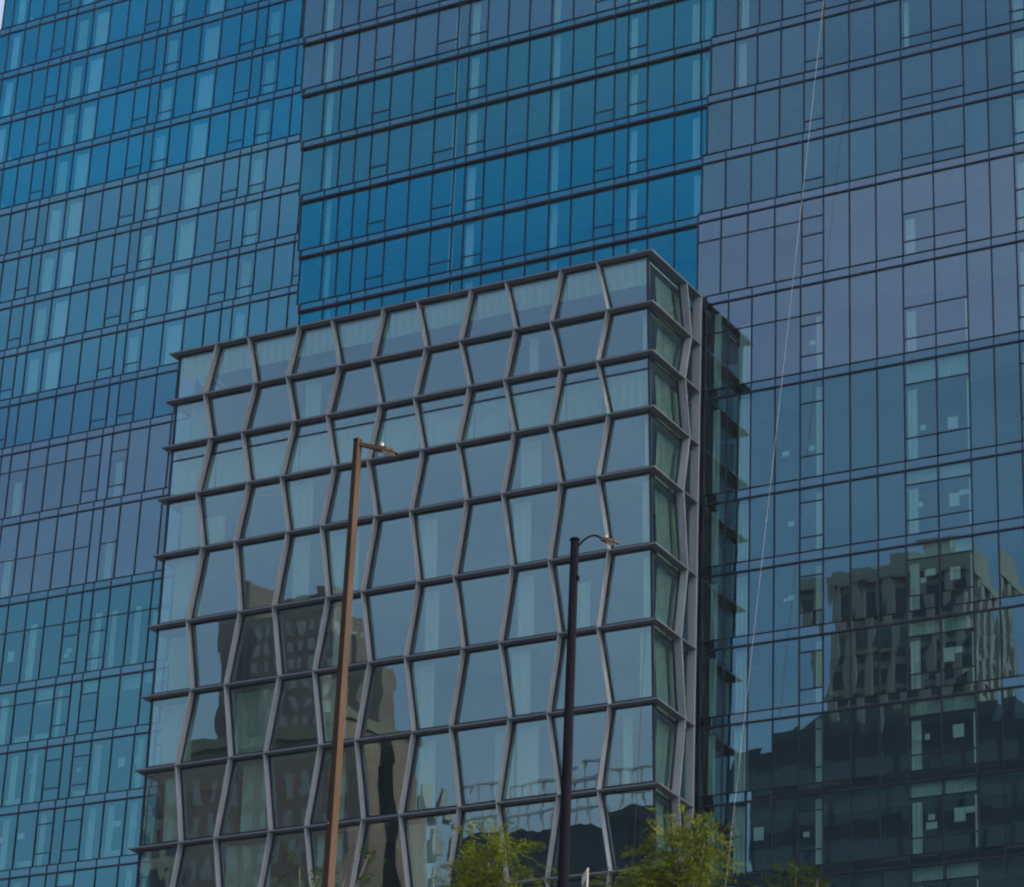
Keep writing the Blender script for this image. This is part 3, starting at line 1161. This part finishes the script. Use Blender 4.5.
def tree(apex, label, tips, mat, seed, n_low=260, spray=(.22, .38), dens=1.0):
    """feathery street tree: trunk, limbs and leaf sprays round every limb end; tips are the crown's top shoots relative to the apex"""
    R = random.Random(seed)
    ax, ay, az = apex
    root = tag(empty('street_tree', (ax, ay, .13)), label, 'tree', 'street trees along the pavement')
    tr = MB()
    hub = az * .42
    tpts = [(ax, ay, .1), (ax + .05, ay, hub * .5), (ax - .04, ay + .05, hub), (ax + .02, ay, az * .70), (ax, ay, az - .5)]
    tr.tube(tpts, [.22, .17, .13, .075, .015], 8)
    ends = []
    for (dx, dy, dz, n) in tips:
        e = Vector((ax + dx, ay + dy, az + dz))
        s0 = Vector((ax + R.uniform(-.05, .05), ay, az - 3.2 + R.uniform(-.6, .6)))
        mid = s0.lerp(e, .55) + Vector((R.uniform(-.15, .15), R.uniform(-.15, .15), R.uniform(-.1, .25)))
        tr.tube([s0, mid, e], [.045, .025, .006], 5)
        for _ in range(int(n * dens * 2.8)):
            k = R.random() ** .6
            p = mid.lerp(e, k)
            r = .36 * (1.15 - k * .75)
            ends.append((p + Vector((R.gauss(0, r), R.gauss(0, r), R.gauss(0, r * .55))), p))
    for i in range(n_low):
        a = R.uniform(0, 2 * math.pi)
        h = R.uniform(.35, .86)
        rr = 3.1 * math.sin(math.pi * min(1, (1.02 - h) * 1.35)) ** .7 * R.uniform(.45, 1)
        p = Vector((ax + rr * math.cos(a), ay + rr * math.sin(a), az * h))
        if i % 9 == 0:
            s0 = Vector((ax, ay, az * h - rr * .7 - .2))
            tr.tube([s0, s0.lerp(p, .5) + Vector((0, 0, -.1)), p], [.05, .03, .006], 5)
        ends.append((p, Vector((ax, ay, p.z))))
    tr.build('trunk', M_BARK, root, root.location, smooth=True)
    lf = MB()
    for p, o in ends:
        d = Vector((p.x - o.x + R.gauss(0, .15), p.y - o.y + R.gauss(0, .15), R.uniform(-.25, .30)))
        if d.length < 1e-3:
            d = Vector((1, 0, 0))
        d.normalize()
        low = p.z < az - 3.0
        L = R.uniform(*spray) * (1.7 if low else 1)
        sd = d.cross(Vector((0, 0, 1))).normalized()
        sd = (sd + Vector((0, 0, R.uniform(-.5, .5)))).normalized()
        nl = 7
        for j in range(nl):
            t_ = (j + .7) / nl
            q = p + d * L * t_ + Vector((0, 0, -.28 * L * t_ * t_))
            for sgn in (-1, 1):
                ll = L * .26 * (1 - .45 * abs(t_ - .45)) * R.uniform(.7, 1.2)
                wv = d * (ll * .24)
                tip = q + sd * sgn * ll + d * ll * .35 + Vector((0, 0, R.uniform(-.35, .2) * ll))
                lf.poly([q - wv * .4, (q + tip) / 2 - wv, tip, (q + tip) / 2 + wv])
    lf.build('crown', mat, root, root.location)
    return root


def at(px, py, D):
    d = r2 * ((px - 512) / FPX) - u2 * ((py - 443.5) / FPX) + fwd
    h = math.hypot(d.x, d.y)
    return Vector((d.x / h * D, d.y / h * D, d.z / h * D + H0))


tree((-25.18, 43.2, 16.45), 'feathery yellow-green tree left of the dark round lamp',
     [(0, 0, -.12, 34), (-.42, .1, -.55, 34), (.40, -.1, -.50, 36), (-.62, 0, -1.05, 34), (.50, .2, -1.1, 34), (-.1, -.3, -.9, 44), (.2, .3, -1.5, 44), (-.55, -.2, -1.6, 44), (.7, .1, -1.75, 30)], M_LEAF, 3)
tree((-22.33, 44.81, 16.70), 'broad feathery yellow-green tree below the right corner of the lattice block',
     [(-.12, 0, -.10, 30), (.36, .1, -.16, 34), (-.38, 0, -.50, 34), (.25, .2, -.45, 40), (.55, 0, -.45, 30), (-.95, .1, -1.05, 34), (-.5, -.2, -1.1, 44), (.1, .2, -1.15, 46), (.55, -.2, -1.0, 36), (-1.35, 0, -1.7, 40), (-.7, .1, -1.7, 44), (.2, 0, -1.7, 40), (.6, .2, -1.6, 34)], M_LEAF, 5)
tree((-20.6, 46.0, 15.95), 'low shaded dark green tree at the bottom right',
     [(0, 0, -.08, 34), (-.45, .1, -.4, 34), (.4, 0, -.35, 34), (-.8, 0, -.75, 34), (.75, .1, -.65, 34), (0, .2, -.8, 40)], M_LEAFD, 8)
p = at(300, 862, 47)
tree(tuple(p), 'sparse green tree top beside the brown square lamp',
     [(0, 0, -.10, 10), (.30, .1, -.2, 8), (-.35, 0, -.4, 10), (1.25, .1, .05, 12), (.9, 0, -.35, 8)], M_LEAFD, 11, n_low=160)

# ------------------------------------------------------------------ the street's other side, seen only mirrored in the glass
M_GLAZ = solid('grey_panes', (0.07, 0.10, 0.115), 0.3, spec=0.6)  # window panes in a lighter grey than the cladding
M_STONE = solid('sandstone', (0.25, 0.225, 0.205), 0.9, scale=.4)
M_BRICK = solid('red_brick', (0.15, 0.122, 0.11), 0.9, scale=.8)
M_BRICK2 = solid('brown_brick', (0.20, 0.14, 0.115), 0.9, scale=.5)
M_CORN = solid('weathered_stone', (0.16, 0.16, 0.11), 0.9, scale=.5)
M_DARKB = solid('dark_cladding', (0.012, 0.030, 0.052), 0.5, scale=.3)
M_CREAM = solid('cream_render', (0.42, 0.40, 0.28), 0.9, scale=.5)
M_WIN = solid('dark_glazing', (0.02, 0.03, 0.04), 0.15, spec=0.6)
M_WIN2 = solid('sky_sheen_panes', (0.26, 0.27, 0.26), 0.3, spec=0.6)  # reflection in the panes put into a pale colour
M_WHITEM = solid('white_steel', (0.6, 0.62, 0.62), 0.5)


def block(name, label, loc, rotz, parts):
    t = tag(empty(name, loc), label, 'building')
    t.rotation_euler = (0, 0, rotz)
    for pn, mat, mb in parts:
        o = mb.build(pn, mat, t)
        if pn in ('window', 'pier'):
            o['kind'] = 'stuff'
    return t


def storeys(w, d, z0, z1, nx, ny, fh, ww=.62, wh=.62, proud=.0):
    """window recess panels on the front (+y), right and left faces of a box w x d centred on the origin"""
    m = MB()
    n = max(1, int((z1 - z0) / fh))
    for i in range(n):
        za = z0 + i * fh + fh * (1 - wh) / 2
        zb_ = za + fh * wh
        for k in range(nx):
            xc = -w / 2 + (k + .5) * w / nx
            h = w / nx * ww / 2
            m.box(xc - h, xc + h, d / 2 - .3, d / 2 + .02, za, zb_)
            m.box(xc - h, xc + h, -d / 2 - .02, -d / 2 + .3, za, zb_)
        for k in range(ny):
            yc = -d / 2 + (k + .5) * d / ny
            h = d / ny * ww / 2
            m.box(w / 2 - .3, w / 2 + .02, yc - h, yc + h, za, zb_)
            m.box(-w / 2 - .02, -w / 2 + .3, yc - h, yc + h, za, zb_)
    return m


# stone tower
wl = MB(); wl.box(-7.6, 7.6, -5, 5, 0, 112.4); wl.box(-1.0, 7.4, -4.8, 4.8, 112.4, 113.6); wl.box(3.4, 7.2, -4.6, 4.6, 113.6, 114.8)
pr = MB()
for k in range(8):
    x = -7.6 + k * 15.2 / 7
    pr.box(x - .40, x + .40, 5.0, 5.4, 0, 111.4); pr.box(x - .40, x + .40, -5.4, -5.0, 0, 111.4)
for k in range(5):
    y_ = -5 + k * 2.5
    pr.box(7.6, 8.0, y_ - .45, y_ + .45, 0, 111.4); pr.box(-8.0, -7.6, y_ - .45, y_ + .45, 0, 111.4)
pr.box(-8.1, 8.1, -5.5, 5.5, 110.9, 111.8)
for z_ in (87.4, 99.2, 103.4):
    pr.box(-7.75, 7.75, -5.15, 5.15, z_, z_ + .5)
block('stone_tower', 'sandstone tower with vertical piers across the street', (-105.9, -45, 0), math.radians(-2),
      [('wall', M_STONE, wl), ('pier', M_STONE, pr), ('window', M_WIN, storeys(15.2, 10, 60, 110.4, 7, 4, 4.2, .55, .82))])
# dark block in front of it
wl = MB(); wl.box(-34, 34, -10, 14, 0, 91); wl.box(-31, -22, -8, 12, 91, 93.5); wl.box(-20, -8, -8, 10, 91, 94.6); wl.box(2, 34, -8, 11, 91, 96.0); wl.box(-14, -11, -2, 2, 94.6, 97.5)
block('office_block', 'dark flat office block across the street', (-84, -44, 0), 0,
      [('wall', M_DARKB, wl), ('window', M_GLAZ, storeys(68, 28, 50, 92, 17, 6, 4.0, .85, .55))])
# brick tower with setbacks
wl = MB()
wl.box(-8, 3.5, 1, 8, 0, 101.0); wl.box(-5, 1.2, 2, 7, 101.0, 104.0); wl.box(-2.2, -.6, -2, 4, 104.0, 105.6)
wl.box(3.5, 5.5, 3, 6.5, 0, 98.5); wl.box(5.5, 8, 3, 6, 0, 94.4); wl.box(-15.2, -12.2, -2, 5, 0, 102.0); wl.box(-12.2, -10.6, -2, 4, 0, 106.4)
bs = MB(); bs.box(-17, 8, -2, 10, 0, 87.5)
cr = MB(); cr.box(-17.5, 8.5, -2.4, 10.5, 86.2, 87.42)
bw = storeys(11.5, 7.04, 87.6, 100.6, 8, 4, 2.1, .5, .6)
b2_ = storeys(24.6, 20.04, 62, 85.6, 10, 6, 4.2, .45, .62)
b2_.v = [(x - 4.5, y_, z) for x, y_, z in b2_.v]
bw.v = [(x - 2.25, y_ + 4.5, z) for x, y_, z in bw.v]
bw.join(b2_)
block('brick_tower', 'dark stepped brick tower across the street', (-179, -68, 0), 0,
      [('wall', M_BRICK, wl), ('base_wall', M_BRICK2, bs), ('cornice', M_CORN, cr),
       ('window', M_WIN2, bw)])
wl = MB(); wl.box(-5, 5, -6, 6, 0, 86); wl.box(-5.5, 5.5, -6.5, 6.5, 83.5, 84.6)
block('cream_house', 'cream rendered building left of the brick tower', (-201, -66, 0), 0,
      [('wall', M_CREAM, wl), ('window', M_WIN, storeys(10, 12, 60, 82, 4, 4, 3.6))])
wl = MB(); wl.box(-14, 14, -5, 5, 0, 73.5)
rl = MB()
for z in (75.2, 76.6, 78.6):
    rl.box(-14, 14, 4.6, 5, z, z + .25)
for k in range(20):
    x = -14 + k * 28 / 19
    rl.box(x - .08, x + .08, 4.62, 4.98, 73.5, 78.6)
block('parking_deck', 'low deck with white steel railings across the street', (-146, -66, 0), 0,
      [('wall', M_DARKB, wl), ('railing', M_WHITEM, rl)])
